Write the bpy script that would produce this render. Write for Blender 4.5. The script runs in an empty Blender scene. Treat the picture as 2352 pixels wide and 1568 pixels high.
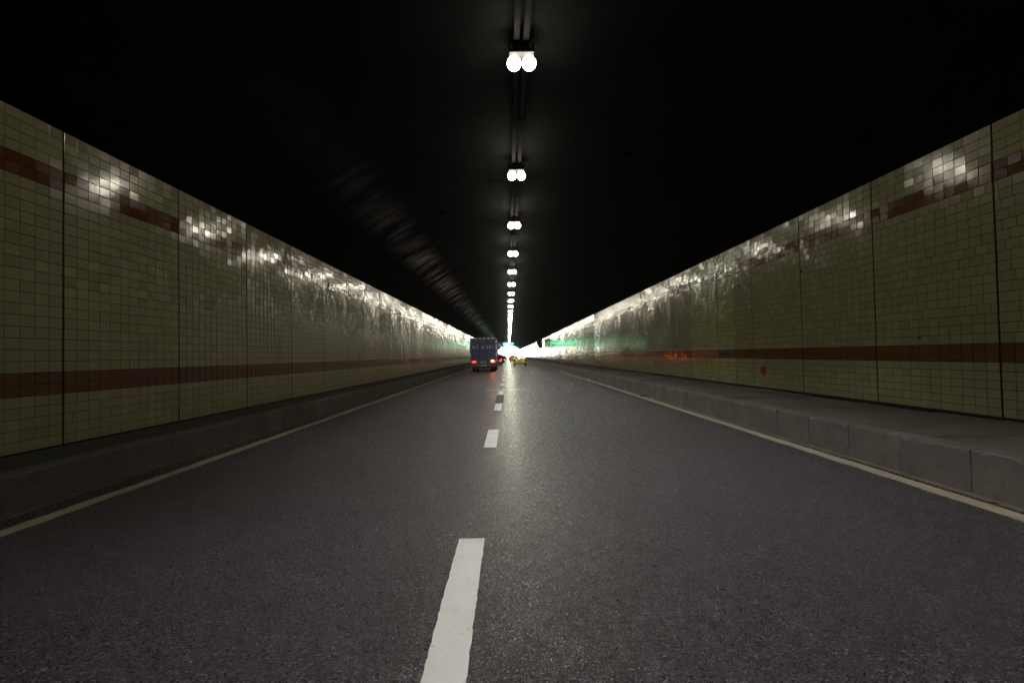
import bpy, bmesh, math, random
import numpy as np
from mathutils import Vector, Matrix, Euler
random.seed(7); rng = np.random.default_rng(11)
R = math.radians
scene = bpy.context.scene
COL = scene.collection

# ------------------------------------------------------------------ camera
cam_d = bpy.data.cameras.new('camera'); cam = bpy.data.objects.new('camera', cam_d); COL.objects.link(cam)
cam_d.sensor_width = 36; cam_d.lens = 36 * 1250 / 2352
cam_d.clip_start = 0.05; cam_d.clip_end = 6000
PITCH, YAW, ROLL = 1.414, 0.394, -1.1
cam.matrix_world = (Matrix.Translation((0, 0, 1.5)) @ Matrix.Rotation(R(-YAW), 4, 'Z') @ Matrix.Rotation(R(90 + PITCH), 4, 'X')
                    @ Matrix.Rotation(R(ROLL), 4, 'Z'))
scene.camera = cam

# ------------------------------------------------------------------ world, sun, exposure
SUN_EL, SUN_AZ = 52, 70
w = bpy.data.worlds.new('World'); scene.world = w; w.use_nodes = True
nt = w.node_tree; nt.nodes.clear()
sky = nt.nodes.new('ShaderNodeTexSky'); sky.sky_type = 'NISHITA'; sky.sun_disc = False; sky.dust_density = .3; sky.ozone_density = 2.5
sky.sun_elevation = R(SUN_EL); sky.sun_rotation = R(SUN_AZ)
bg = nt.nodes.new('ShaderNodeBackground'); bg.inputs['Strength'].default_value = 0.15
wo = nt.nodes.new('ShaderNodeOutputWorld')
nt.links.new(sky.outputs[0], bg.inputs[0]); nt.links.new(bg.outputs[0], wo.inputs[0])
sd = bpy.data.lights.new('sun', 'SUN'); sd.energy = 4; sd.angle = R(0.5); sd.color = (1, .95, .88)
so = bpy.data.objects.new('sun', sd); COL.objects.link(so)
so.rotation_euler = (R(90 - SUN_EL), 0, R(180 - SUN_AZ))
vs = scene.view_settings
vs.view_transform = 'Standard'; vs.look = 'None'; vs.gamma = 1; vs.use_curve_mapping = False
vs.exposure = 5.0
cy = scene.cycles
cy.use_denoising = True; cy.denoiser = 'OPENIMAGEDENOISE'; cy.denoising_input_passes = 'RGB_ALBEDO_NORMAL'
cy.denoising_prefilter = 'NONE'
cy.use_adaptive_sampling = False
cy.max_bounces = 6; cy.diffuse_bounces = 4; cy.glossy_bounces = 4; cy.transmission_bounces = 4; cy.transparent_max_bounces = 8
cy.sample_clamp_indirect = 4; cy.blur_glossy = 0.3
cy.caustics_reflective = False; cy.caustics_refractive = False
scene.render.filter_size = 1.5

LAMP_W = 36.0
LAMP_E = 2.3          # lamp lens emission

# ------------------------------------------------------------------ material helpers
M = {}
class N:
    """small node-graph builder"""
    def __init__(s, name):
        s.m = bpy.data.materials.new(name); s.m.use_nodes = True; s.t = s.m.node_tree
        s.b = s.t.nodes['Principled BSDF']; M[name] = s.m
    def n(s, typ, **kw):
        nd = s.t.nodes.new(typ)
        for k, v in kw.items():
            if k[0] == '_': setattr(nd, k[1:], v)
        for k, v in kw.items():
            if k[0] != '_': s.set(nd.inputs[k.replace('__', ' ')], v)
        return nd
    def set(s, inp, v):
        if isinstance(v, bpy.types.NodeSocket): s.t.links.new(v, inp)
        elif isinstance(v, tuple) and len(v) == 3 and inp.type == 'RGBA': inp.default_value = (*v, 1)
        else: inp.default_value = v
    def math(s, op, a, b=0.0, c=0.0, clamp=False):
        nd = s.t.nodes.new('ShaderNodeMath'); nd.operation = op; nd.use_clamp = clamp
        s.set(nd.inputs[0], a); s.set(nd.inputs[1], b); s.set(nd.inputs[2], c); return nd.outputs[0]
    def mix(s, f, a, b, mode='MIX'):
        nd = s.t.nodes.new('ShaderNodeMix'); nd.data_type = 'RGBA'; nd.blend_type = mode
        s.set(nd.inputs[0], f); s.set(nd.inputs[6], a); s.set(nd.inputs[7], b); return nd.outputs[2]
    def ramp(s, v, lo, hi, a=0.0, b=1.0):
        nd = s.t.nodes.new('ShaderNodeMapRange'); nd.clamp = True
        s.set(nd.inputs[0], v)
        for i, x in enumerate((lo, hi, a, b)): s.set(nd.inputs[i + 1], x)
        return nd.outputs[0]
    def pos(s, scale=(1, 1, 1), rot=(0, 0, 0)):
        g = s.t.nodes.new('ShaderNodeNewGeometry'); mp = s.t.nodes.new('ShaderNodeMapping')
        mp.inputs['Scale'].default_value = scale; mp.inputs['Rotation'].default_value = rot
        s.t.links.new(g.outputs['Position'], mp.inputs[0]); return mp.outputs[0]
    def noise(s, vec, scale, detail=3, rough=.55):
        return s.n('ShaderNodeTexNoise', Vector=vec, Scale=scale, Detail=detail, Roughness=rough).outputs[0]
    def bump(s, h, strength, dist):
        return s.n('ShaderNodeBump', Height=h, Strength=strength, Distance=dist).outputs[0]
    def out(s, **kw):
        for k, v in kw.items(): s.set(s.b.inputs[k.replace('__', ' ')], v)
        return s.m

def plain(name, col, rough=.5, metal=0, spec=.5, var=.15, scale=8, bump=0.0):
    g = N(name); p = g.pos(); nz = g.noise(p, scale)
    c = g.mix(g.ramp(nz, .3, .7, 0, 1), tuple(x * (1 - var) for x in col), tuple(min(1, x * (1 + var)) for x in col))
    kw = dict(Base__Color=c, Roughness=g.ramp(nz, .3, .7, rough * .9, min(1, rough * 1.1)), Metallic=metal, Specular__IOR__Level=spec)
    if bump: kw['Normal'] = g.bump(g.noise(p, scale * 6), bump, .005)
    return g.out(**kw)
def emit(name, col, strength, base=(.1, .1, .1)):
    g = N(name); return g.out(Base__Color=base, Emission__Color=col, Emission__Strength=strength, Roughness=.2)

def tile_mat(name, col, rough=.128, lime=False):
    g = N(name); P = g.pos()
    at = g.n('ShaderNodeAttribute', _attribute_name='tilevar').outputs['Fac']
    rnd = g.n('ShaderNodeObjectInfo').outputs['Random']
    var = g.math('FRACT', g.math('ADD', at, rnd))
    c = g.mix(var, tuple(x * .90 for x in col), tuple(min(1, x * 1.07) for x in col))
    # road film: mottled grime, heavier in patches
    g1 = g.noise(P, .8, 5); g2 = g.noise(g.pos((1, 1, .25)), 2.2, 4)
    film = g.math('MULTIPLY', g.ramp(g1, .42, .72), g.ramp(g2, .35, .7))
    c = g.mix(g.math('MULTIPLY', film, .38), c, (.16, .14, .09))
    # short slanting scuffs, low on the wall
    sc = g.noise(g.pos((1, 2.1, 1.0), (R(38), 0, 0)), 5.5, 2, .5)
    sep = g.n('ShaderNodeSeparateXYZ', Vector=P)
    low = g.ramp(sep.outputs[2], 1.7, .7)
    scm = g.math('MULTIPLY', g.ramp(sc, .70, .76), low)
    c = g.mix(g.math('MULTIPLY', scm, .55), c, (.07, .055, .04))
    wav = g.math('ADD', g.noise(P, 9, 2), g.math('MULTIPLY', g.noise(P, 60, 2), .03))
    r = g.math('ADD', g.math('MULTIPLY', film, .16), g.ramp(var, 0, 1, rough * .8, rough * 1.35))
    r = g.math('ADD', r, g.math('MULTIPLY', scm, .3))
    # the wall beside the driving lane carries a dull film of road spray low down
    spray = g.math('MULTIPLY', g.ramp(sep.outputs[2], 3.5, 1.5), g.ramp(sep.outputs[0], 1, -1))
    r = g.math('ADD', r, g.math('MULTIPLY', spray, .32))
    g.out(Base__Color=c, Roughness=r, Specular__IOR__Level=.38, Normal=g.bump(wav, .07, .012))
tile_mat('cream_tile', (.36, .33, .19))
tile_mat('red_tile', (.145, .055, .021))
tile_mat('lime_tile', (.42, .45, .19), .14)
tile_mat('dark_tile', (.035, .016, .022), .16)

# asphalt
g = N('asphalt'); P = g.pos()
vo = g.n('ShaderNodeTexVoronoi', Vector=P, Scale=88.0, Randomness=1.0); d = vo.outputs['Distance']
sepc = g.n('ShaderNodeSeparateColor', Color=vo.outputs['Color'])
vo2 = g.n('ShaderNodeTexVoronoi', Vector=P, Scale=200.0).outputs['Distance']
big = g.noise(g.pos((1, .35, 1)), .9, 4); fine = g.noise(P, 140, 2)
c = g.mix(sepc.outputs[0], (.0085, .0064, .0098), (.040, .031, .046))
c = g.mix(g.ramp(sepc.outputs[1], .91, .96), c, (.24, .20, .24))  # pale aggregate chips, with the asphalt's sparkle also put into their colour
c = g.mix(g.ramp(sepc.outputs[2], .95, .98), c, (.10, .05, .035))
c = g.mix(g.ramp(big, .35, .7, 0, .35), c, (.030, .025, .031))
h = g.math('ADD', g.math('MULTIPLY', g.math('SUBTRACT', 1.0, d), 1.0), g.math('MULTIPLY', g.math('SUBTRACT', 1.0, vo2), .35))
h = g.math('ADD', h, g.math('MULTIPLY', sepc.outputs[1], .35))
g.out(Base__Color=c, Roughness=g.ramp(sepc.outputs[2], 0, 1, .20, .50), Specular__IOR__Level=1.0, Normal=g.bump(h, 1.0, .0115))

# road paint
g = N('road_paint'); P = g.pos(); nz = g.noise(P, 3.0, 5); gr = g.noise(P, 120, 2); w2 = g.noise(P, 22, 4)
c = g.mix(g.ramp(nz, .3, .75), (.76, .75, .70), (.64, .63, .58))
c = g.mix(g.ramp(w2, .62, .72, 0, .5), c, (.16, .15, .14))
g.out(Base__Color=c, Roughness=.55, Normal=g.bump(gr, .5, .004))
g = N('edge_paint'); P = g.pos(); nz = g.noise(P, 2.5, 5); gr = g.noise(P, 110, 2); w2 = g.noise(g.pos((1, .3, 1)), 14, 4)
c = g.mix(g.ramp(nz, .3, .75), (.50, .44, .31), (.34, .30, .21))
c = g.mix(g.ramp(w2, .58, .72, 0, .6), c, (.10, .09, .07))
g.out(Base__Color=c, Roughness=.6, Normal=g.bump(gr, .5, .004))

# concrete: kerbs, walkway, ledge
def concrete(name, col, dark, sc=1.0, bump=.35):
    g = N(name); P = g.pos(); a = g.noise(P, 1.3 * sc, 6, .65); b = g.noise(P, 9 * sc, 4); f = g.noise(P, 90, 3)
    rnd = g.n('ShaderNodeObjectInfo').outputs['Random']
    c = g.mix(g.ramp(a, .32, .7), col, dark)
    c = g.mix(g.math('MULTIPLY', g.ramp(b, .55, .75), .45), c, tuple(x * .5 for x in dark))
    c = g.mix(g.math('MULTIPLY', rnd, .3), c, dark)
    g.out(Base__Color=c, Roughness=.8, Specular__IOR__Level=.35, Normal=g.bump(g.math('ADD', b, g.math('MULTIPLY', f, .4)), bump, .01))
concrete('kerb_concrete', (.20, .18, .155), (.115, .105, .09))
concrete('walk_concrete', (.17, .155, .125), (.10, .09, .072))
concrete('ledge_concrete', (.075, .07, .058), (.045, .042, .034))
concrete('dust', (.21, .18, .135), (.12, .10, .078), 2.0)
concrete('outside_ground', (.42, .40, .36), (.34, .33, .29), .3, .1)
concrete('backing', (.018, .016, .013), (.010, .009, .008))
concrete('skirting', (.05, .047, .04), (.03, .028, .024))

# sooted vault
g = N('vault'); P = g.pos(); a = g.noise(g.pos((1, .5, 1)), .7, 6, .65); b = g.noise(g.pos((.5, 6, .5)), 1.2, 4); f = g.noise(P, 24, 4)
rnd = g.n('ShaderNodeObjectInfo').outputs['Random']
c = g.mix(g.ramp(a, .35, .7), (.0035, .0035, .0038), (.009, .0086, .009))
c = g.mix(g.math('MULTIPLY', rnd, .3), c, (.005, .005, .005))
sep = g.n('ShaderNodeSeparateXYZ', Vector=P)
# smooth sealed band along the haunch over the lane where the truck drives
band = g.math('MULTIPLY', g.ramp(sep.outputs[0], -4.9, -4.3), g.ramp(sep.outputs[0], -3.3, -3.9))
band = g.math('MULTIPLY', band, g.ramp(sep.outputs[1], 9, 24, .15, 1))
patch = g.math('MULTIPLY', band, g.ramp(g.noise(g.pos((.6, 1.6, .6)), .9, 5, .6), .40, .62))
rg = g.ramp(patch, 0, 1, .85, .33)
g.out(Base__Color=c, Roughness=rg, Specular__IOR__Level=g.ramp(patch, 0, 1, .03, .35), Normal=g.bump(g.math('ADD', g.math('MULTIPLY', b, .6), g.math('MULTIPLY', f, .4)), .35, .02))

plain('galvanised', (.007, .0068, .0075), .9, 0, .04)
plain('black_metal', (.015, .015, .016), .5, 0)
plain('lamp_housing', (.010, .010, .011), .8, 0, .08)
emit('lamp_lens', (1.0, .93, .74), LAMP_E)
emit('green_led', (.02, 1.0, .42), 1.0)
plain('truck_blue', (.030, .033, .16), .45, 0, .5, .35, 3, .2)
plain('truck_rail', (.055, .058, .10), .45, 0, .5, .3, 4)
plain('truck_dark', (.018, .018, .02), .6)
plain('bumper_red', (.26, .085, .07), .5, 0, .5, .4, 3)
plain('bumper_white', (.42, .36, .28), .5, 0, .5, .3, 3)
plain('reflect_red', (.50, .03, .03), .35)
plain('reflect_white', (.65, .64, .58), .35)
plain('letter_white', (.50, .50, .48), .5, 0, .5, .5, 30)
emit('brake_red', (1, .025, .02), .16, (.3, .01, .01))
emit('brake_orange', (1, .15, .03), 1.7, (.3, .05, .02))
emit('tail_dim', (1, .02, .02), .07, (.3, .01, .01))
plain('lamp_red', (.20, .015, .012), .2)
plain('lamp_dark', (.05, .012, .012), .2)
plain('tyre', (.014, .014, .014), .75)
plain('rim', (.22, .22, .23), .35, .8)
plain('plate_blue', (.10, .14, .34), .4)
plain('plate_grey', (.22, .20, .26), .4)
plain('taxi_yellow', (.90, .63, .010), .38, 0, .5, .05)
plain('car_maroon', (.045, .014, .012), .18, 0, .5, .05)
plain('car_black', (.010, .010, .012), .15, 0, .5, .05)
plain('car_charcoal', (.02, .021, .024), .18, 0, .5, .05)
plain('car_red', (.30, .02, .02), .2, 0, .5, .05)
plain('trim_black', (.012, .012, .012), .5)
plain('seat_grey', (.06, .07, .075), .8)
plain('sign_white', (.55, .55, .52), .4)
plain('leaf_yellow', (.34, .22, .04), .6)
plain('leaf_brown', (.20, .09, .03), .6)
plain('paper', (.72, .72, .70), .6)
plain('graffiti_red', (.34, .02, .025), .5)
plain('graffiti_black', (.015, .014, .013), .5)
plain('seam_steel', (.42, .42, .42), .28, .7)
plain('tar', (.030, .028, .029), .6, 0, .4, .2, 20, .3)
g = N('glass'); g.out(Base__Color=(.34, .46, .46), Roughness=.02, Transmission__Weight=1.0, IOR=1.02, Specular__IOR__Level=.5)
g = N('dark_glass'); g.out(Base__Color=(.012, .014, .016), Roughness=.06)

# ------------------------------------------------------------------ mesh helpers
class MB:
    def __init__(s): s.v = []; s.f = []; s.mi = []
    def add(s, vs, fs, mi=0):
        o = len(s.v); s.v += [tuple(p) for p in vs]; s.f += [tuple(i + o for i in f) for f in fs]; s.mi += [mi] * len(fs); return s
    def box(s, x0, x1, y0, y1, z0, z1, mi=0):
        return s.add([(x, y, z) for z in (z0, z1) for y in (y0, y1) for x in (x0, x1)],
                     [(0, 2, 3, 1), (4, 5, 7, 6), (0, 1, 5, 4), (2, 6, 7, 3), (0, 4, 6, 2), (1, 3, 7, 5)], mi)
    def quad(s, *p, mi=0): return s.add(p, [tuple(range(len(p)))], mi)
    def bar(s, a, b, r, n=6, r2=None):
        a, b = Vector(a), Vector(b); d = (b - a).normalized(); u = d.orthogonal().normalized(); w_ = d.cross(u)
        r2 = r if r2 is None else r2; vs_ = []
        for c, rr in ((a, r), (b, r2)):
            for k in range(n):
                t = 2 * math.pi * k / n; vs_.append(c + u * rr * math.cos(t) + w_ * rr * math.sin(t))
        fs = [(k, (k + 1) % n, n + (k + 1) % n, n + k) for k in range(n)] + [tuple(range(n))[::-1], tuple(range(n, 2 * n))]
        return s.add(vs_, fs)
    def lathe_x(s, prof, c, n=20):
        """profile of (x, r) turned about the x axis through c"""
        vs_ = [(c[0] + x, c[1] + r * math.cos(2 * math.pi * k / n), c[2] + r * math.sin(2 * math.pi * k / n)) for x, r in prof for k in range(n)]
        fs = [(i * n + k, i * n + (k + 1) % n, (i + 1) * n + (k + 1) % n, (i + 1) * n + k) for i in range(len(prof) - 1) for k in range(n)]
        fs += [tuple(range(n))[::-1], tuple(range((len(prof) - 1) * n, len(prof) * n))]
        return s.add(vs_, fs)
    def loft(s, rings):
        n = len(rings[0]); vs_ = [p for r in rings for p in r]
        fs = [(i * n + k, i * n + (k + 1) % n, (i + 1) * n + (k + 1) % n, (i + 1) * n + k) for i in range(len(rings) - 1) for k in range(n)]
        fs += [tuple(range(n))[::-1], tuple(range((len(rings) - 1) * n, len(rings) * n))]
        return s.add(vs_, fs)
    def mesh(s, name, mats):
        me = bpy.data.meshes.new(name); me.from_pydata(s.v, [], s.f)
        for m in (mats if isinstance(mats, (list, tuple)) else [mats]): me.materials.append(M[m])
        me.polygons.foreach_set('material_index', s.mi); me.update()
        bm = bmesh.new(); bm.from_mesh(me); bmesh.ops.recalc_face_normals(bm, faces=bm.faces); bm.to_mesh(me); bm.free()
        return me
    def build(s, name, mats, parent=None, bevel=0, smooth=False, sub=0):
        o = link(name, s.mesh(name, mats), parent)
        if bevel:
            b = o.modifiers.new('bevel', 'BEVEL'); b.width = bevel; b.segments = 2; b.limit_method = 'ANGLE'
        if sub:
            b = o.modifiers.new('sub', 'SUBSURF'); b.levels = sub; b.render_levels = sub
        if smooth:
            for p in o.data.polygons: p.use_smooth = True
        return o
def link(name, data, parent=None):
    o = bpy.data.objects.new(name, data); COL.objects.link(o); o.parent = parent; return o
def tag(o, label=None, cat=None, group=None, kind=None):
    if label: o['label'] = label
    if cat: o['category'] = cat
    if group: o['group'] = group
    if kind: o['kind'] = kind
    return o
def empty(name, loc=(0, 0, 0), rz=0):
    o = link(name, None); o.empty_display_size = .2; o.location = loc; o.rotation_euler.z = rz; return o
def copy_tree(o, parent=None):
    c = o.copy(); COL.objects.link(c); c.parent = parent
    for ch in list(o.children): copy_tree(ch, c)
    return c

# ------------------------------------------------------------------ setting: dimensions
Y0, Y1 = -70.0, 350.0              # tunnel, mouth ahead at Y1
XL, XR = -6.06, 7.0                # tiled wall faces
KL, KR = -4.99, 4.69               # kerb faces
ZL, ZR = .40, .45                  # kerb tops
TOP = 4.68; CROWN = 7.5; XC = (XL + XR) / 2

# ground and road
gm = MB().quad((-1500, Y1 + 2, -.03), (1500, Y1 + 2, -.03), (1500, 4000, -.03), (-1500, 4000, -.03))
gm.quad((-1500, -1500, -.35), (1500, -1500, -.35), (1500, Y1 + 2, -.35), (-1500, Y1 + 2, -.35))
tag(gm.build('ground', 'outside_ground'), 'pale dry ground beyond the tunnel mouth', kind='structure')
rd = MB()
ys = list(np.arange(Y0 - 80, 700, 10.0))
for a, b in zip(ys[:-1], ys[1:]): rd.quad((KL - .1, a, 0), (KR + .1, a, 0), (KR + .1, b, 0), (KL - .1, b, 0))
road = tag(rd.build('road', 'asphalt'), 'dark grey asphalt road with two lanes through the tunnel', kind='structure')

# painted lane dashes: ragged little slabs of paint
def paint_strip(name, x0, x1, a, b, z, mat, parent, step=.06, jag=.006, seed=0):
    rr = random.Random(seed); n = max(2, int((b - a) / step)); m = MB(); vs_ = []
    for i in range(n + 1):
        y = a + (b - a) * i / n
        vs_ += [(x0 + rr.uniform(-jag, jag), y + (rr.uniform(-jag, jag) if i in (0, n) else 0), z),
                (x1 + rr.uniform(-jag, jag), y + (rr.uniform(-jag, jag) if i in (0, n) else 0), z)]
    o_ = len(vs_)
    vs_ += [(p[0], p[1], -.002) for p in vs_]
    fs = [(2 * i, 2 * i + 1, 2 * i + 3, 2 * i + 2) for i in range(n)]
    fs += [(2 * i, 2 * i + 2, o_ + 2 * i + 2, o_ + 2 * i) for i in range(n)] + [(2 * i + 1, 2 * i + 3, o_ + 2 * i + 3, o_ + 2 * i + 1) for i in range(n)]
    fs += [(0, 1, o_ + 1, o_), (2 * n, 2 * n + 1, o_ + 2 * n + 1, o_ + 2 * n)]
    m.add(vs_, fs); return m.build(name, mat, parent)
dashes = [(2.25, 4.5), (8.93, 11.03), (14.88, 16.9), (20.85, 22.85)]
while dashes[-1][1] < 340: dashes.append((dashes[-1][0] + 6, dashes[-1][1] + 6))
for i, (a, b) in enumerate(dashes):
    paint_strip('lane_dash', -.435, -.225, a, b, .004 if i else .005, 'road_paint', road, .05 if i < 4 else .4, .0035, i)
paint_strip('edge_line', -4.62, -4.45, Y0, Y1 + 200, .005, 'edge_paint', road, .25, .012, 90)
paint_strip('edge_line', 4.35, 4.52, Y0, Y1 + 200, .005, 'edge_paint', road, .25, .010, 91)
paint_strip('blackout_patch', -.46, -.20, 17.15, 20.5, .003, 'tar', road, .1, .01, 92)
for x0, x1, y in ((-1.05, .72, 23.5), (-.95, .9, 58.0)):
    m = MB()
    for k in range(14):
        a = x0 + (x1 - x0) * k / 14; b = a + (x1 - x0) / 14 * .97; j = random.uniform(-.05, .05)
        m.box(a, b, y + j, y + j + random.uniform(.06, .28) * (1 - abs(k - 7) / 11), -.002, .006)
    m.build('repair_seam', 'seam_steel', road)
# dust washed against the kerb foot
def dust_strip(x0, x1, seed):
    rr = random.Random(seed); m = MB(); y = Y0; pr = None
    while y < Y1:
        j = rr.uniform(-.02, .02); cur = ((x0, y, .007), (x1 + j, y, .004))
        if pr: m.quad(pr[0], pr[1], cur[1], cur[0])
        pr = cur; y += .3 if y < 60 else 4
    m.build('dust_strip', 'dust', road)
dust_strip(KL - .02, KL + .09, 1); dust_strip(KR + .02, KR - .10, 2)

# kerbs: stones one metre long as far as they can be told apart
def kerb_stone_mesh(name, sgn, z, seed, chip):
    rr = random.Random(seed); n = 14; rings = []
    for i in range(n + 1):
        y = .006 + (1.0 - .012) * i / n
        c = .012 + (rr.random() ** 3) * chip
        c2 = .012 + (rr.random() ** 3) * chip * .8
        pf = [(0, 0), (0, z - c), (c2, z - rr.uniform(0, .004)), (.24, z), (.24, 0)]
        rings.append([(-sgn * p[0] * -1, y, p[1]) for p in pf])
    m = MB().loft(rings); return m.mesh(name, 'kerb_concrete')
for sgn, X, z, ph, chip, nm in ((-1, KL, ZL, .1, .02, 'left'), (1, KR, ZR, .55, .06, 'right')):
    root = empty('kerb', (0, 0, 0)); tag(root, 'grey concrete kerb of metre-long stones below the ' + ('narrow ledge' if sgn < 0 else 'walkway with worn chipped edges'), kind='structure')
    vars_ = [kerb_stone_mesh('kerb_stone', sgn, z, 10 * k + (sgn > 0), chip) for k in range(7)]
    for k in range(-3, 48):
        o = link('kerb_stone', random.choice(vars_), root); o.location = (X + random.uniform(-.006, .006), ph + k, random.uniform(-.006, .004))
    m = MB()
    for a, b in ((Y0, ph - 3.01), (ph + 48.01, Y1)):
        y = a
        while y < b - .5:
            e = min(y + 1, b); m.box(min(X, X + sgn * .24), max(X, X + sgn * .24), y + .006, e - .006, 0, z + random.uniform(-.005, .005)); y += 1
    tag(m.build('kerb_run', 'kerb_concrete', root), kind='stuff')
    back = MB().box(min(X + sgn * .05, X + sgn * .22), max(X + sgn * .05, X + sgn * .22), Y0, Y1, -.05, z - .03)
    back.build('kerb_bed', 'skirting', root)
# left ledge
m = MB(); m.box(XL - .1, KL - .242, Y0, Y1, 0, ZL - .012); tag(m.build('ledge', 'ledge_concrete'), 'dark narrow concrete ledge at the foot of the tiled wall', kind='structure')
# right walkway with cover slabs
walk = tag(empty('pavement'), 'raised concrete walkway of wide cover slabs beside the road', kind='structure')
MB().box(KR + .242, XR + .1, Y0, Y1, 0, ZR - .05).build('walkway_bed', 'skirting', walk)
sv = []
for k in range(5):
    m = MB(); rr = random.Random(60 + k); a, b = .010, 1.19
    m.loft([[(KR + .25, y, -.06), (KR + .25, y, rr.uniform(-.006, 0)), (5.7, y, rr.uniform(-.004, .004)), (XR - .14, y, rr.uniform(-.006, .002)), (XR - .14, y, -.06)] for y in (a, a + .012, .4, .8, b - .012, b)])
    sv.append(m.mesh('cover_slab', 'walk_concrete'))
for k in range(-3, 48):
    o = link('cover_slab', random.choice(sv), walk); o.location = (0, .3 + 1.2 * k, ZR - .004 + random.uniform(-.006, .006)); o.rotation_euler = (random.uniform(-.004, .004), random.uniform(-.003, .003), 0)
m = MB().box(KR + .25, XR - .14, Y0, .3 - 3.6, ZR - .06, ZR - .005).box(KR + .25, XR - .14, .3 + 1.2 * 48, Y1, ZR - .06, ZR - .005)
m.build('walkway_run', 'walk_concrete', walk)

# ------------------------------------------------------------------ tiled walls
PANEL, NT = 2.6, 12
def edges(*segs):
    out = [segs[0][0]]
    for z0, z1, n in segs: out += [z0 + (z1 - z0) * (i + 1) / n for i in range(n)]
    return out
rowsL = edges((ZL + .01, 1.095, 5), (1.095, 1.39, 2), (1.39, 3.85, 17), (3.85, 4.13, 2), (4.13, TOP, 4)); redL = {5, 6, 24, 25}
rowsR = edges((ZR + .03, 1.26, 6), (1.26, 1.535, 2), (1.535, 3.85, 16), (3.85, 4.13, 2), (4.13, TOP, 4)); redR = {6, 7, 24, 25}
TW, TH = PANEL / NT - .008, .135
def unit_tile(mat):
    b = .003; w_, h_ = TW / 2, TH / 2; d_ = .009
    m = MB().add([(d_, y, z) for y, z in ((-w_ + b, -h_ + b), (w_ - b, -h_ + b), (w_ - b, h_ - b), (-w_ + b, h_ - b))] +
                 [(d_ - .0025, y, z) for y, z in ((-w_, -h_), (w_, -h_), (w_, h_), (-w_, h_))] +
                 [(-.004, y, z) for y, z in ((-w_, -h_), (w_, -h_), (w_, h_), (-w_, h_))],
                 [(0, 1, 2, 3)] + [(i, (i + 1) % 4, 4 + (i + 1) % 4, 4 + i) for i in range(4)] + [(4 + i, 4 + (i + 1) % 4, 8 + (i + 1) % 4, 8 + i) for i in range(4)])
    return m.mesh('tile', mat)
MATS = ['cream_tile', 'red_tile', 'lime_tile', 'dark_tile']
TILE = [unit_tile(m) for m in MATS]
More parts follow.
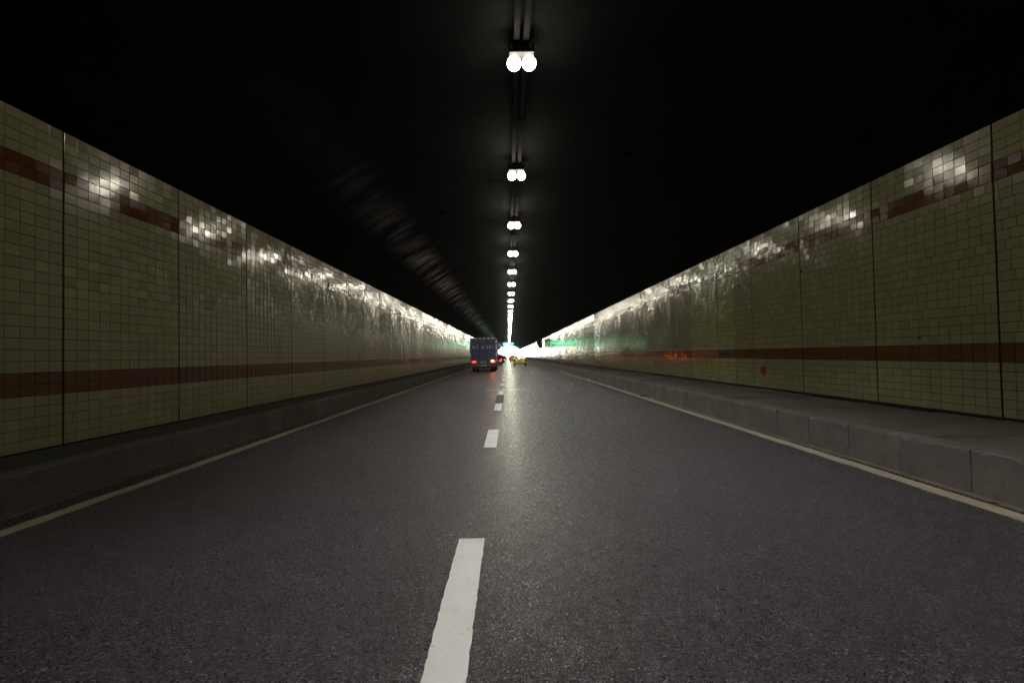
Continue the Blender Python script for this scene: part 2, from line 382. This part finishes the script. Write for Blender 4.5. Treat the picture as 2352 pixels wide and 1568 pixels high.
def wall(X, s, rows, red, first_joint, label, stagger, seed):
    rg_ = np.random.default_rng(seed)
    root = empty('tiled_wall', (X, 0, 0)); tag(root, label, 'wall')
    bk = MB().box(min(X - s * .0, X - s * .3), max(X - s * .0, X - s * .3), Y0, Y1, 0, TOP - .005)
    o = bk.build('mortar_bed', 'backing', root); o.location = (-X, 0, 0)
    k0 = math.floor((Y0 - first_joint) / PANEL); k1 = math.floor((Y1 - first_joint) / PANEL)
    T = []   # yc, zc, w, h, a, b, mat, var
    for k in range(k0, k1):
        pa, pb = rg_.normal(0, .009), rg_.normal(0, .004)
        pv = rg_.uniform(0, 1)
        ys_ = first_joint + k * PANEL
        if ys_ < Y0: continue
        lime_n = 0
        if s < 0: lime_n = {4: 6, 5: 12}.get(k, 0)     # replaced tiles: a whole panel and the start of the next nearer one
        wave = rg_.normal(0, .006, 6)
        for r in range(len(rows) - 1):
            z0, z1 = rows[r], rows[r + 1]
            off = 0.0
            if stagger and 7 < r < 24: off = rg_.choice([0, 0, 0, 0, 0, 0, .35, .5, .7]) * PANEL / NT
            cuts = [ys_ + .016] + [ys_ + .016 + off + (PANEL - .032) / NT * i for i in range(0 if off > 0 else 1, NT)] + [ys_ + PANEL - .016]
            for i in range(len(cuts) - 1):
                a0, a1 = cuts[i], cuts[i + 1]
                if a1 - a0 < .02: continue
                yc = (a0 + a1) / 2; u = (yc - ys_) / PANEL
                mat = 1 if r in red else 0
                if s < 0 and lime_n and (u > 1 - lime_n / NT if k == 4 else True):
                    mat = 3 if r in red else 2
                    if r in red and r < 10 and rg_.random() < .06: mat = 1
                elif mat == 1 and rg_.random() < .015: mat = 0 if r > 20 else 1
                ta = pa + wave[0] * math.sin(u * 5 + r * .35 + wave[1] * 200) + rg_.normal(0, .012)
                tb = pb + wave[2] * .6 * math.sin(r * .5 + u * 2 + wave[3] * 200) + rg_.normal(0, .008)
                if mat >= 2: ta += rg_.normal(0, .008); tb += rg_.normal(0, .006)
                T.append((yc, (z0 + z1) / 2, a1 - a0 - .008, z1 - z0 - .007, ta, tb, mat, rg_.random()))
    T = np.array(T)
    # the tiles that show largest become objects of their own
    f = 1250.0
    px = 1168 + f * X / np.maximum(T[:, 0], .3); py = 815 - f * (T[:, 1] - 1.5) / np.maximum(T[:, 0], .3)
    py += (1168 - px) * math.sin(R(1.1))
    vis = (T[:, 0] > 1) & (px > -60) & (px < 2412) & (py > -10) & (py < 1578)
    idx = np.where(vis)[0]; idx = idx[np.argsort(T[idx, 0])][:300]
    for i in idx:
        yc, zc, w_, h_, ta, tb, mat, v = T[i]
        o = link('tile', TILE[int(mat)], root); o.location = (0, yc, zc)
        # s=+1: wall faces +x.  s=-1: mirrored by a half turn
        rot = Euler((0, tb, -ta)) if s > 0 else Euler((0, tb, math.pi - ta))
        o.rotation_euler = rot; o.scale = (1, w_ / TW, h_ / TH)
    rest = np.ones(len(T), bool); rest[idx] = False; Q = T[rest]; n = len(Q)
    near = (Q[:, 0] > 0) & (Q[:, 0] < 130)
    for sel, full in ((near, True), (~near, False)):
        q = Q[sel]; n = len(q)
        hw, hh = q[:, 2] / 2, q[:, 3] / 2; b = .003
        sy = np.array([-1, 1, 1, -1]); sz = np.array([-1, -1, 1, 1])
        def ring(inset, dep):
            dy = (hw[:, None] - inset) * sy; dz = (hh[:, None] - inset) * sz
            x = s * (dep + (-q[:, 4:5]) * dy * -1 * s + q[:, 5:6] * dz * -1)
            return np.stack([x, q[:, 0:1] + dy, q[:, 1:2] + dz], -1)
        V = [ring(b, .009)]; F = [[0, 1, 2, 3]]
        if full:
            V += [ring(0, .0065), ring(0, -.004)]
            F += [[(j + 1) % 4, j, 4 + j, 4 + (j + 1) % 4] for j in range(4)]
            F += [[4 + (j + 1) % 4, 4 + j, 8 + j, 8 + (j + 1) % 4] for j in range(4)]
        V = np.concatenate(V, 1); nv = V.shape[1]; F = np.array(F)
        if s < 0: F = F[:, ::-1]
        faces = (F[None] + (np.arange(n) * nv)[:, None, None]).reshape(-1, 4)
        me = bpy.data.meshes.new('tile_field'); me.vertices.add(n * nv); me.vertices.foreach_set('co', V.reshape(-1).astype(np.float32))
        me.loops.add(faces.size); me.loops.foreach_set('vertex_index', faces.reshape(-1).astype(np.int32))
        me.polygons.add(len(faces)); me.polygons.foreach_set('loop_start', (np.arange(len(faces)) * 4).astype(np.int32))
        for m_ in MATS: me.materials.append(M[m_])
        me.polygons.foreach_set('material_index', np.repeat(q[:, 6].astype(np.int32), len(F)))
        at = me.attributes.new('tilevar', 'FLOAT', 'FACE'); at.data.foreach_set('value', np.repeat(q[:, 7], len(F)).astype(np.float32))
        me.update(calc_edges=True); me.validate(); me.shade_flat()
        o = link('tile_field', me, root); tag(o, kind='stuff')
    return root
WL = wall(XL, 1, rowsL, redL, 7.44 - 2.6, 'long cream tiled wall with two red bands rising from the narrow ledge', False, 3)
WR = wall(XR, -1, rowsR, redR, 7.70 - 2.6, 'long cream tiled wall with red bands and greenish replaced tiles along the walkway', True, 5)
# dark channel at the wall foot, behind the walkway
m = MB().box(XR - .14, XR + .05, Y0, Y1, ZR - .2, ZR - .035); m.build('drain_channel', 'skirting', walk)

# marks and stubs on the walkway wall
def scribble(name, mat, pts, wdt, y, z):
    m = MB()
    for (a, b), (c, d_) in zip(pts[:-1], pts[1:]):
        L = math.hypot(c - a, d_ - b); nx, nz = -(d_ - b) / L * wdt, (c - a) / L * wdt
        m.quad((-.0125, y + a + nx, z + b + nz), (-.0125, y + c + nx, z + d_ + nz), (-.0125, y + c - nx, z + d_ - nz), (-.0125, y + a - nx, z + b - nz))
    m.build(name, mat, WR)
scribble('painted_mark', 'graffiti_red', [(.0, .18), (.06, -.12), (.10, .14), (.17, -.15), (.2, .1), (.27, -.05), (.3, .12), (.34, 0)], .03, 14.75, .93)
scribble('painted_mark', 'graffiti_black', [(0, .16), (.08, .12), (.02, .02), (.1, -.02), (.03, -.1), (.1, -.15)], .014, 16.6, .70)
scribble('painted_mark', 'graffiti_red', [(0, .1), (.1, -.08), (.2, .1)], .03, 24.3, 1.0)
for y, z in ((12.85, 3.35), (16.35, 3.45), (9.2, 1.66)):
    m = MB(); k = .05 if z > 2 else .03
    m.add([(-.01, y - k, z - k), (-.01, y + k, z - k * .4), (-.01, y + k * .7, z + k), (-.01, y - k * .6, z + k * .8), (-.045, y, z - k * .2)], [(0, 1, 2, 3), (0, 1, 4), (1, 2, 4), (2, 3, 4), (3, 0, 4)])
    m.build('broken_anchor', 'black_metal', WR)

# ------------------------------------------------------------------ vault
def arch(t, grow=0.0):
    a = (XR - XL) / 2 + .02; r_ = CROWN - TOP
    rad = (a * a + r_ * r_) / (2 * r_); cz = CROWN - rad; th = math.asin(a / rad) * (2 * t - 1)
    return XC + (rad + grow) * math.sin(th), cz + (rad + grow) * math.cos(th) - .005
NA = 40
vault = MB()
def strip(m, y0, y1, grow):
    A = [arch(i / NA, grow) for i in range(NA + 1)]
    for p, q in zip(A[:-1], A[1:]): m.quad((p[0], y0, p[1]), (q[0], y0, q[1]), (q[0], y1, q[1]), (p[0], y1, p[1]))
strip(vault, Y0, Y1 + .5, .14)
A = [arch(i / NA, .14) for i in range(NA + 1)]
# closing shelves over the wall tops
vault.quad((XL - .4, Y0, TOP + .001), (XL + .002, Y0, TOP + .001), (XL + .002, Y1, TOP + .001), (XL - .4, Y1, TOP + .001))
vault.quad((XR + .4, Y0, TOP + .001), (XR - .002, Y0, TOP + .001), (XR - .002, Y1, TOP + .001), (XR + .4, Y1, TOP + .001))
ceil_ = tag(vault.build('ceiling', 'vault', smooth=True), 'soot black arched tunnel vault', kind='structure')
RING = 5.2
rm = MB(); ins = .008
As = [arch(i / NA, 0) for i in range(NA + 1)]; Ab = [arch(i / NA, .12) for i in range(NA + 1)]
for p, q, pb, qb in zip(As[:-1], As[1:], Ab[:-1], Ab[1:]):
    rm.quad((p[0], ins, p[1]), (q[0], ins, q[1]), (q[0], RING - ins, q[1]), (p[0], RING - ins, p[1]))
    for yy in (ins, RING - ins): rm.quad((p[0], yy, p[1]), (q[0], yy, q[1]), (qb[0], yy, qb[1]), (pb[0], yy, pb[1]))
ring_me = rm.mesh('lining_ring', 'vault')
for p in ring_me.polygons: p.use_smooth = abs(p.normal.y) < .5
k = 0
y = Y0
while y < Y1 - 1:
    o = link('lining_ring', ring_me, ceil_); o.location = (0, y, random.uniform(-.012, .004)); y += RING
# small junction boxes on the vault
for t, y in ((.70, 15.0), (.87, 14.0), (.3, 21.0)):
    p = arch(t); m = MB().box(-.14, .14, -.07, .07, -.05, .03); o = m.build('junction_box', 'galvanised', ceil_, .01)
    o.location = (p[0], y, p[1]); o.rotation_euler.y = (t - .5) * 1.3

# ------------------------------------------------------------------ lamps and cable tray
LX, LZ, LP = .35, 7.00, 6.42
tray = tag(empty('cable_tray', (LX, 0, 7.33)), 'pair of grey cable trunkings running along the crown above the lamps', 'cable tray')
for dx in (-.09, .09):
    m = MB().box(LX + dx - .05, LX + dx + .05, Y0, Y1, 7.31, 7.40); o = m.build('trunking', 'galvanised', tray); o.location = (-LX, 0, -7.33)
hm = MB()
hm.box(-.16, .16, -.02, .02, -.035, -.015); hm.bar((-.14, 0, -.02), (-.14, 0, .2), .01); hm.bar((.14, 0, -.02), (.14, 0, .2), .01)
hm = hm.mesh('hanger', 'galvanised')
y = 10.09 - 4 * LP
while y < Y1:
    o = link('hanger', hm, tray); o.location = (0, y, 0); y += LP / 2
lamp = empty('tunnel_lamp')
tag(lamp, 'lit white twin-bulb lamp hung under the cable tray along the crown', 'lamp', 'lamps hung along the tunnel crown')
hs = MB()
hs.loft([[(-.24 * k, -.14 * k, z), (.24 * k, -.14 * k, z), (.24 * k, .14 * k, z), (-.24 * k, .14 * k, z)] for k, z in ((.80, .092), (.82, .11), (.6, .175))])
hs.build('housing', 'lamp_housing', lamp, .012)
for dx in (-.118, .118):
    m = MB(); n = 16; rings = []
    for k, z in [(math.sin(math.pi * j / 10) + (.05 if j in (0, 10) else 0), .112 * math.cos(math.pi * j / 10) - .03) for j in range(11)]:
        rings.append([(dx + .108 * k * math.cos(2 * math.pi * i / n), .108 * k * math.sin(2 * math.pi * i / n), z) for i in range(n)])
    m.loft(rings); m.build('bulb_lens', 'lamp_lens', lamp, smooth=True)
for dx in (-.185, .185): MB().box(dx - .015, dx + .015, -.02, .02, .12, .27).build('bracket', 'galvanised', lamp)
spot_d = bpy.data.lights.new('lamp_beam', 'SPOT'); spot_d.energy = LAMP_W; spot_d.spot_size = R(98); spot_d.spot_blend = 1.0
spot_d.shadow_soft_size = .12; spot_d.color = (1.0, .97, .98)
beam = link('lamp_beam', spot_d, lamp); beam.location = (0, 0, -.14); beam.rotation_euler.y = R(-6)
n = 0; y = 10.09 - LP
lamp.scale = (1.2, 1.2, 1.2)
while y < Y1 - 4:
    o = lamp if n == 0 else copy_tree(lamp)
    o.location = (LX, y, LZ); y += LP; n += 1

# ------------------------------------------------------------------ signals and signs
sg = tag(empty('overhead_sign', (-.55, 140, 4.1)), 'wide glowing green sign hanging over the lanes below the lamps', 'sign')
MB().box(-.75, .75, .02, .25, 0, .55).build('casing', 'black_metal', sg, .02)
MB().box(-.70, .70, -.005, .019, .05, .50).build('lit_face', 'green_led', sg)
for dx in (-.6, .6): MB().bar((dx, .13, .55), (dx, .13, 3.35), .03).build('hanger_pole', 'galvanised', sg)
s2 = tag(empty('lane_signal', (1.05, 140, 4.2)), 'small round green lane signal hanging next to the wide green sign', 'signal')
MB().box(-.24, .24, .02, .22, -.05, .45).build('casing', 'black_metal', s2, .02)
m = MB(); m.add([(.18 * math.cos(k * math.pi / 8), -.01, .2 + .18 * math.sin(k * math.pi / 8)) for k in range(16)] + [(.18 * math.cos(k * math.pi / 8), .019, .2 + .18 * math.sin(k * math.pi / 8)) for k in range(16)],
                [tuple(range(16))] + [(k, (k + 1) % 16, 16 + (k + 1) % 16, 16 + k) for k in range(16)])
m.build('lit_disc', 'green_led', s2); MB().bar((0, .12, .45), (0, .12, 3.25), .025).build('hanger_pole', 'galvanised', s2)
s3 = tag(empty('wall_sign', (7.0, 108, 2.7)), 'black sign box sticking out from the tiled wall high above the walkway', 'sign')
m = MB(); pf = [(-.95, .05), (-.25, .0), (-.25, 1.75), (-1.05, 1.9), (-1.4, 1.2)]
m.loft([[(x, y, z) for x, z in pf] for y in (0, .22)]); m.build('casing', 'black_metal', s3, .02)
for z in (.5, 1.4): MB().bar((-.3, .1, z), (0, .1, z), .035).build('bracket', 'galvanised', s3)

# ------------------------------------------------------------------ vehicles
def wheel(parent, x, y, r=.31, wd=.2, name='wheel'):
    t = MB().lathe_x([(-wd / 2, r * .72), (-wd / 2 + .02, r * .95), (-wd / 2 + .05, r), (wd / 2 - .05, r), (wd / 2 - .02, r * .95), (wd / 2, r * .72)], (0, 0, 0)).build(name, 'tyre', parent, smooth=False)
    t.location = (x, y, r)
    MB().lathe_x([(-wd / 2 - .004, r * .66), (wd / 2 + .004, r * .66)], (0, 0, 0), 14).build('rim', 'rim', t)
    return t
def car(name, loc, label, cat, group, paint, W=1.70, H=1.45, L=4.3, suv=False, tail='lamp_red', detail=True, plate='plate_blue', clear=False):
    c = empty(name, loc); tag(c, label, cat, group)
    w_ = W / 2; belt = H * (.66 if not suv else .60)
    st = [(0, .88, .42, belt * .88), (.05, .96, .32, belt * .985), (.35, 1, .25, belt * 1.02), (1.0, 1, .22, belt * 1.01), (2.2, 1, .22, belt * .98), (3.1, 1, .22, belt * .95), (3.9, .97, .24, belt * .80), (4.22, .86, .32, belt * .66)]
    rings = []
    for y, wf, zb, zt in st:
        y *= L / 4.3; a = w_ * wf
        half = [(a * .80, zb), (a * .97, zb + .10), (a, zb + (zt - zb) * .45), (a * .985, zb + (zt - zb) * .72), (a * .90, zt - .02), (a * .62, zt + .015)]
        rings.append([(x, y, z) for x, z in half] + [(-x, y, z) for x, z in half[::-1]])
    MB().loft(rings).build('body', paint, c, smooth=True, sub=1)
    # cabin: pillars, roof, glass
    yr0, yr1, yf1, yf0 = ((.55, 1.15, 2.35, 3.05) if not suv else (.08, .40, 2.35, 3.05))
    s = L / 4.3; yr0, yr1, yf1, yf0 = yr0 * s, yr1 * s, yf1 * s, yf0 * s
    bw, tw = w_ * .90, w_ * .70; zt = H - .03
    B = {k: (x * bw, y, belt - .01) for k, x, y in (('rl', -1, yr0), ('rr', 1, yr0), ('fl', -1, yf0), ('fr', 1, yf0))}
    T_ = {k: (x * tw, y, zt - .03) for k, x, y in (('rl', -1, yr1), ('rr', 1, yr1), ('fl', -1, yf1), ('fr', 1, yf1))}
    rf = MB(); rr_ = []
    for y, e, z in ((yr1 - .06, .98, zt - .06), (yr1 + .15, 1.04, zt - .005), ((yr1 + yf1) / 2, 1.05, zt + .02), (yf1 - .15, 1.03, zt - .005), (yf1 + .08, .98, zt - .06)):
        rr_.append([(-tw * e, y, z - .05), (-tw * e, y, z - .015), (-tw * e * .7, y, z + .02), (tw * e * .7, y, z + .02), (tw * e, y, z - .015), (tw * e, y, z - .05)])
    rf.loft(rr_).build('roof', paint, c, smooth=True)
    pl = MB()
    for k in B: pl.bar(B[k], T_[k], .075, 6, .065)
    for sx in (-1, 1): pl.bar((sx * bw, (yr0 + yf0) / 2, belt), (sx * tw, (yr1 + yf1) / 2, zt - .03), .045)
    pl.build('pillars', paint, c)
    gl = 'glass' if clear else 'dark_glass'
    def pane(nm, a, b, d_, e): MB().quad(a, b, d_, e).build(nm, gl, c)
    pane('rear_window', B['rl'], B['rr'], T_['rr'], T_['rl']); pane('windscreen', B['fl'], B['fr'], T_['fr'], T_['fl'])
    pane('side_window', B['rl'], B['fl'], T_['fl'], T_['rl']); pane('side_window', B['rr'], B['fr'], T_['fr'], T_['rr'])
    if clear:
        for sx in (-.36, .36):
            m = MB().box(sx - .24, sx + .24, 1.75 * s, 1.9 * s, .5, belt + .05).box(sx - .13, sx + .13, 1.76 * s, 1.86 * s, belt + .08, belt + .28).bar((sx - .05, 1.8 * s, belt), (sx - .05, 1.8 * s, belt + .1), .012)
            m.build('seat', 'seat_grey', c, .04)
    for x in (-1, 1):
        for y in (.75, 3.35): wheel(c, x * (w_ - .11), y * s)
        m = MB(); a = w_ * .97; zb = belt * .70
        m.loft([[(x * a * .99, .02 + .05 * k, zb + dz), (x * a * .70, -.012 + .05 * k, zb + dz * .9), (x * a * .74, -.012 + .05 * k, zb + .23 + dz), (x * a * .96, .05 + .05 * k, zb + .25 + dz)] for k, dz in ((0, 0), (1, 0))])
        m.build('tail_light', tail, c)
        if detail:
            m = MB().loft([[(x * (w_ + .02 + dx), 2.75 * s + dy, z) for dy, z in ((-.04, belt + .02), (.08, belt + .03), (.08, belt + .16), (-.04, belt + .15))] for dx in (0, .17)])
            m.build('mirror', 'trim_black', c, .015)
    MB().box(-.24, .24, -.035, -.02, belt * .74, belt * .74 + .13).build('number_plate', plate, c)
    MB().loft([[(-w_ * .86, y, .30), (w_ * .86, y, .30), (w_ * .90, y, .42), (-w_ * .90, y, .42)] for y in (-.03, .2)]).build('bumper_lip', 'trim_black', c, .01)
    return c

def taxi(loc, label, tail, group):
    c = car('taxi', loc, label, 'taxi', group, 'taxi_yellow', 1.72, 1.42, 4.3, False, tail, True, 'plate_blue', True)
    m = MB().loft([[(-.24, y, 1.42), (.24, y, 1.42), (.19, y, 1.55), (-.19, y, 1.55)] for y in (1.75, 1.93)]); rs = m.build('roof_sign', 'sign_white', c, .02)
    MB().bar((.12, 2.2, 1.42), (.10, 2.15, 1.72), .03, 6, .006).build('aerial_fin', 'trim_black', c)
    return c
taxi((1.49, 71, 0), 'yellow taxi with blue plate driving alone in the lane by the walkway', 'lamp_dark', 'yellow taxis')
taxi((1.15, 114, 0), 'second yellow taxi, partly hidden in front of the other taxi', 'tail_dim', 'yellow taxis')
car('car', (-1.83, 74, 0), 'dark maroon car with red tail lights just in front of the blue truck', 'car', 'cars queueing ahead of the truck', 'car_maroon', 1.72, 1.46, 4.4, False, 'brake_red')
car('car', (-1.82, 92, 0), 'black tall sport utility car ahead of the maroon car', 'car', 'cars queueing ahead of the truck', 'car_black', 1.8, 1.66, 4.5, True, 'lamp_dark', plate='plate_grey')
car('car', (-1.74, 107, 0), 'charcoal car between the black tall car and the red car', 'car', 'cars queueing ahead of the truck', 'car_charcoal', 1.78, 1.5, 4.5, False, 'lamp_red')
car('car', (-1.45, 166, 0), 'small red car leading the queue in the truck lane', 'car', 'cars queueing ahead of the truck', 'car_red', 1.7, 1.45, 4.2, False, 'tail_dim')
car('car', (.95, 155, 0), 'red car farther on than both yellow taxis', 'car', 'cars ahead of the taxis', 'car_red', 1.7, 1.45, 4.2, False, 'tail_dim')

# the cargo truck
T0 = empty('cargo_truck', (-2.29, 49.5, 0)); tag(T0, 'dark blue cargo truck with red and white reflective strips and lit tail lights', 'truck')
hw = 1.19
box = MB().box(-hw, hw, 0, 7.0, .78, 3.06).build('cargo_box', 'truck_blue', T0, .015)
# arched front wall and roof bows
m = MB(); m.loft([[(-hw + .02, y, 3.05), (hw - .02, y, 3.05), (hw - .04, y, 3.18), (hw * .7, y, 3.30), (0, y, 3.36), (-hw * .7, y, 3.30), (-hw + .04, y, 3.18)] for y in (5.6, 7.0)]); m.build('front_hood', 'truck_blue', T0, smooth=False)
for z, t in ((2.76, .05), (2.42, .05), (2.02, .07), (1.64, .06), (1.40, .05)):
    MB().box(-hw + .03, hw - .03, -.035, -.001, z, z + t).build('rail', 'truck_rail', box)
for x in (-.34, .30): MB().box(x - .035, x + .035, -.055, -.036, .84, 3.0).build('door_bar', 'truck_dark', box)
for k in range(16):
    x = -hw + .12 + k * (2 * hw - .24) / 15
    MB().box(x - .035, x + .035, -.03, -.001, .95, 1.36).build('rib', 'truck_rail', box)
for z in (1.2, 1.62, 2.05, 2.5, 2.9): MB().box(hw + .001, hw + .035, .1, 6.9, z, z + .09).build('side_rail', 'truck_rail', box)
for y in np.arange(.3, 6.9, 1.1): MB().box(hw + .036, hw + .06, y, y + .08, .8, 3.04).build('side_post', 'truck_rail', box)
nseg = 12
for k in range(nseg):
    a = -hw + k * 2 * hw / nseg
    MB().box(a + .01, a + 2 * hw / nseg - .01, -.045, -.002, 2.99, 3.07).build('reflector', 'reflect_red' if k % 2 else 'reflect_white', box)
for sx in (-1, 1):
    for k in range(9):
        if (k in (6, 7)) and sx < 0: continue
        z = .95 + k * .215
        MB().box(sx * hw - .045, sx * hw + .045, -.06, -.037, z, z + .20).build('reflector', 'reflect_red' if k % 3 == 1 else 'reflect_white', box)
for k in range(5):
    y = .4 + k * 1.4; MB().box(hw + .061, hw + .07, y, y + .5, .85, .93).build('reflector', 'reflect_white' if k % 2 else 'reflect_red', box)
xs = (-.86, -.56, -.02, .36, .62, .88)
for ch, x in zip('D3A201', xs):
    cu = bpy.data.curves.new('lettering', 'FONT'); cu.body = ch; cu.size = .36; cu.extrude = .004; cu.align_x = 'CENTER'; cu.materials.append(M['letter_white'])
    tmp = bpy.data.objects.new('tmp', cu); me = bpy.data.meshes.new_from_object(tmp); me.materials.clear(); me.materials.append(M['letter_white'])
    bpy.data.objects.remove(tmp); o = link('lettering', me, box); o.location = (x, -.062, 2.14); o.rotation_euler.x = R(90)
m = MB()
for k in range(5): m.box(-1.08 + .03 * k, -1.06 + .03 * k, -.045, -.04, 2.18 + .02 * (k % 2), 2.32 - .03 * (k % 3))
m.build('worn_lettering', 'truck_rail', box)
ch = MB().box(-.45, -.30, .2, 8.4, .55, .78).box(.30, .45, .2, 8.4, .55, .78)
for y in (.5, 2.5, 5.0, 7.0): ch.box(-.3, .3, y, y + .1, .57, .74)
ch.box(-.9, .9, 1.55, 1.75, .40, .55); ch.bar((0, 1.2, .42), (0, 1.9, .42), .2, 10)
ch.build('chassis', 'truck_dark', T0)
# rear light board
lb = MB().box(-hw, hw, -.05, .05, .70, .80)
for x in (-.44, .40): lb.box(x - .04, x + .04, -.06, .06, .62, 1.02)
lb.box(-1.12, -.50, -.01, .06, .80, .82).build('light_board', 'truck_rail', T0)
for x0, x1, nm, mt in ((-hw, -.48, 'bumper', 'bumper_red'), (-.36, .32, 'bumper', 'bumper_white'), (.44, hw, 'bumper', 'bumper_red')):
    MB().box(x0, x1, -.09, -.03, .53, .64).build(nm, mt, T0, .01)
MB().box(-.5, .45, -.08, .0, .55, .63).build('bumper_core', 'truck_dark', T0)
MB().box(-.32, .28, -.04, -.015, .80, .98).build('number_plate', 'plate_grey', T0)
def light(x, wd, ht, z, mt):
    m = MB(); n = 14; rings = []
    for k, y in ((1, -.005), (1, -.04), (.8, -.065), (.3, -.075)):
        rings.append([(x + wd * k * math.cos(2 * math.pi * i / n), y, z + ht * k * math.sin(2 * math.pi * i / n)) for i in range(n)])
    m.loft(rings); return m.build('tail_light', mt, T0, smooth=True)
MB().box(-1.12, -.50, .0, .06, .825, 1.04).build('lamp_box', 'truck_dark', T0); MB().box(.50, 1.12, .0, .06, .825, 1.04).build('lamp_box', 'truck_dark', T0)
light(-.86, .21, .10, .93, 'brake_red'); light(.88, .21, .10, .93, 'brake_red'); light(.83, .13, .075, .99, 'brake_orange').location.y = -.03
for x in (-.98, -.70, .72, 1.0):
    wheel(T0, x, 1.65, .42, .22)
for x in (-.98, .98): wheel(T0, x, 7.6, .42, .24)
for x in (-.85, .85): MB().box(x - .3, x + .3, 1.05, 1.08, .34, .72).build('mud_flap', 'truck_dark', T0)
# cab in front of the box
cb = MB(); rr_ = []
for y, k, z1 in ((7.15, 1, 2.5), (7.4, 1, 2.62), (8.2, 1, 2.58), (8.75, .97, 2.3), (8.95, .94, 1.6), (9.0, .94, .6)):
    x = 1.10 * k; rr_.append([(-x, y, .55), (x, y, .55), (x, y, 1.5), (x * .93, y, z1 - .08), (x * .8, y, z1), (-x * .8, y, z1), (-x * .93, y, z1 - .08), (-x, y, 1.5)])
cb.loft(rr_); cab = cb.build('cab', 'truck_blue', T0, .02)
MB().quad((-.95, 8.94, 1.58), (.95, 8.94, 1.58), (.93, 8.80, 2.22), (-.93, 8.80, 2.22)).build('windscreen', 'dark_glass', cab)
for sx in (-1, 1):
    m = MB().box(sx * 1.42 - .09, sx * 1.42 + .09, 8.6, 8.68, 1.62, 2.02).bar((sx * 1.05, 8.6, 2.1), (sx * 1.42, 8.64, 2.1), .02).bar((sx * 1.42, 8.64, 2.1), (sx * 1.42, 8.64, 2.0), .02)
    m.build('mirror', 'trim_black', cab)

# ------------------------------------------------------------------ small litter
def leaf(x, y, z, mt, label, s=.05):
    m = MB(); pts = [(0, -1), (.42, -.5), (.5, .1), (.2, .7), (0, 1.1), (-.25, .65), (-.48, .05), (-.4, -.55)]
    top = [(a * s, b * s, .004 + .25 * s * abs(a) + .1 * s * b * b) for a, b in pts]
    m.add(top + [(a, b, c - .0015) for a, b, c in top], [tuple(range(8)), tuple(range(8, 16))[::-1]] + [(i, (i + 1) % 8, 8 + (i + 1) % 8, 8 + i) for i in range(8)])
    o = m.build('fallen_leaf', mt); o.location = (x, y, z); o.rotation_euler.z = random.uniform(0, 6); tag(o, label, 'leaf', 'fallen leaves in the gutters')
for i, (x, y) in enumerate(((-4.78, 7.9), (-4.84, 9.0), (-4.9, 9.5))):
    leaf(x, y, .004, 'leaf_yellow', 'dry yellow leaf lying in the gutter below the narrow ledge')
leaf(-4.92, 6.5, .008, 'leaf_brown', 'brown leaf at the kerb foot below the narrow ledge', .06)
for x, y in ((4.60, 8.3), (4.61, 5.2)): leaf(x, y, .006, 'leaf_yellow', 'dry yellow leaf lying at the kerb foot of the walkway')
for x, y in ((4.62, 10.2), (4.63, 8.8)): leaf(x, y, .006, 'leaf_brown', 'brown leaf lying at the kerb foot of the walkway')
def scrap(x, y, z, s, label):
    m = MB(); rr = random.Random(int(y * 10)); n = 7
    top = [(s * rr.uniform(.6, 1.1) * math.cos(2 * math.pi * i / n), s * rr.uniform(.6, 1.1) * math.sin(2 * math.pi * i / n), rr.uniform(.0, s * .7)) for i in range(n)]
    m.add(top + [(0, 0, s * .8), (0, 0, 0)], [(i, (i + 1) % n, n) for i in range(n)] + [((i + 1) % n, i, n + 1) for i in range(n)])
    o = m.build('paper_scrap', 'paper'); o.location = (x, y, z); tag(o, label, 'litter', 'paper scraps by the walkway')
scrap(4.50, 30.5, .008, .07, 'crumpled white paper scrap on the edge line below the walkway')
scrap(4.55, 46.0, .008, .09, 'crumpled white paper scrap by the kerb beyond the other scraps')
scrap(4.60, 17.5, .008, .03, 'tiny white paper scrap at the kerb foot beside dark debris')
m = MB().loft([[(-.16, y, .0), (.16, y, .0), (.12, y, .03), (-.1, y, .035)] for y in (-.05, .05)]); o = m.build('rubber_debris', 'trim_black'); o.location = (4.58, 18.6, .007); o.rotation_euler.z = .8
tag(o, 'flat strip of black rubber debris at the kerb foot', 'debris')
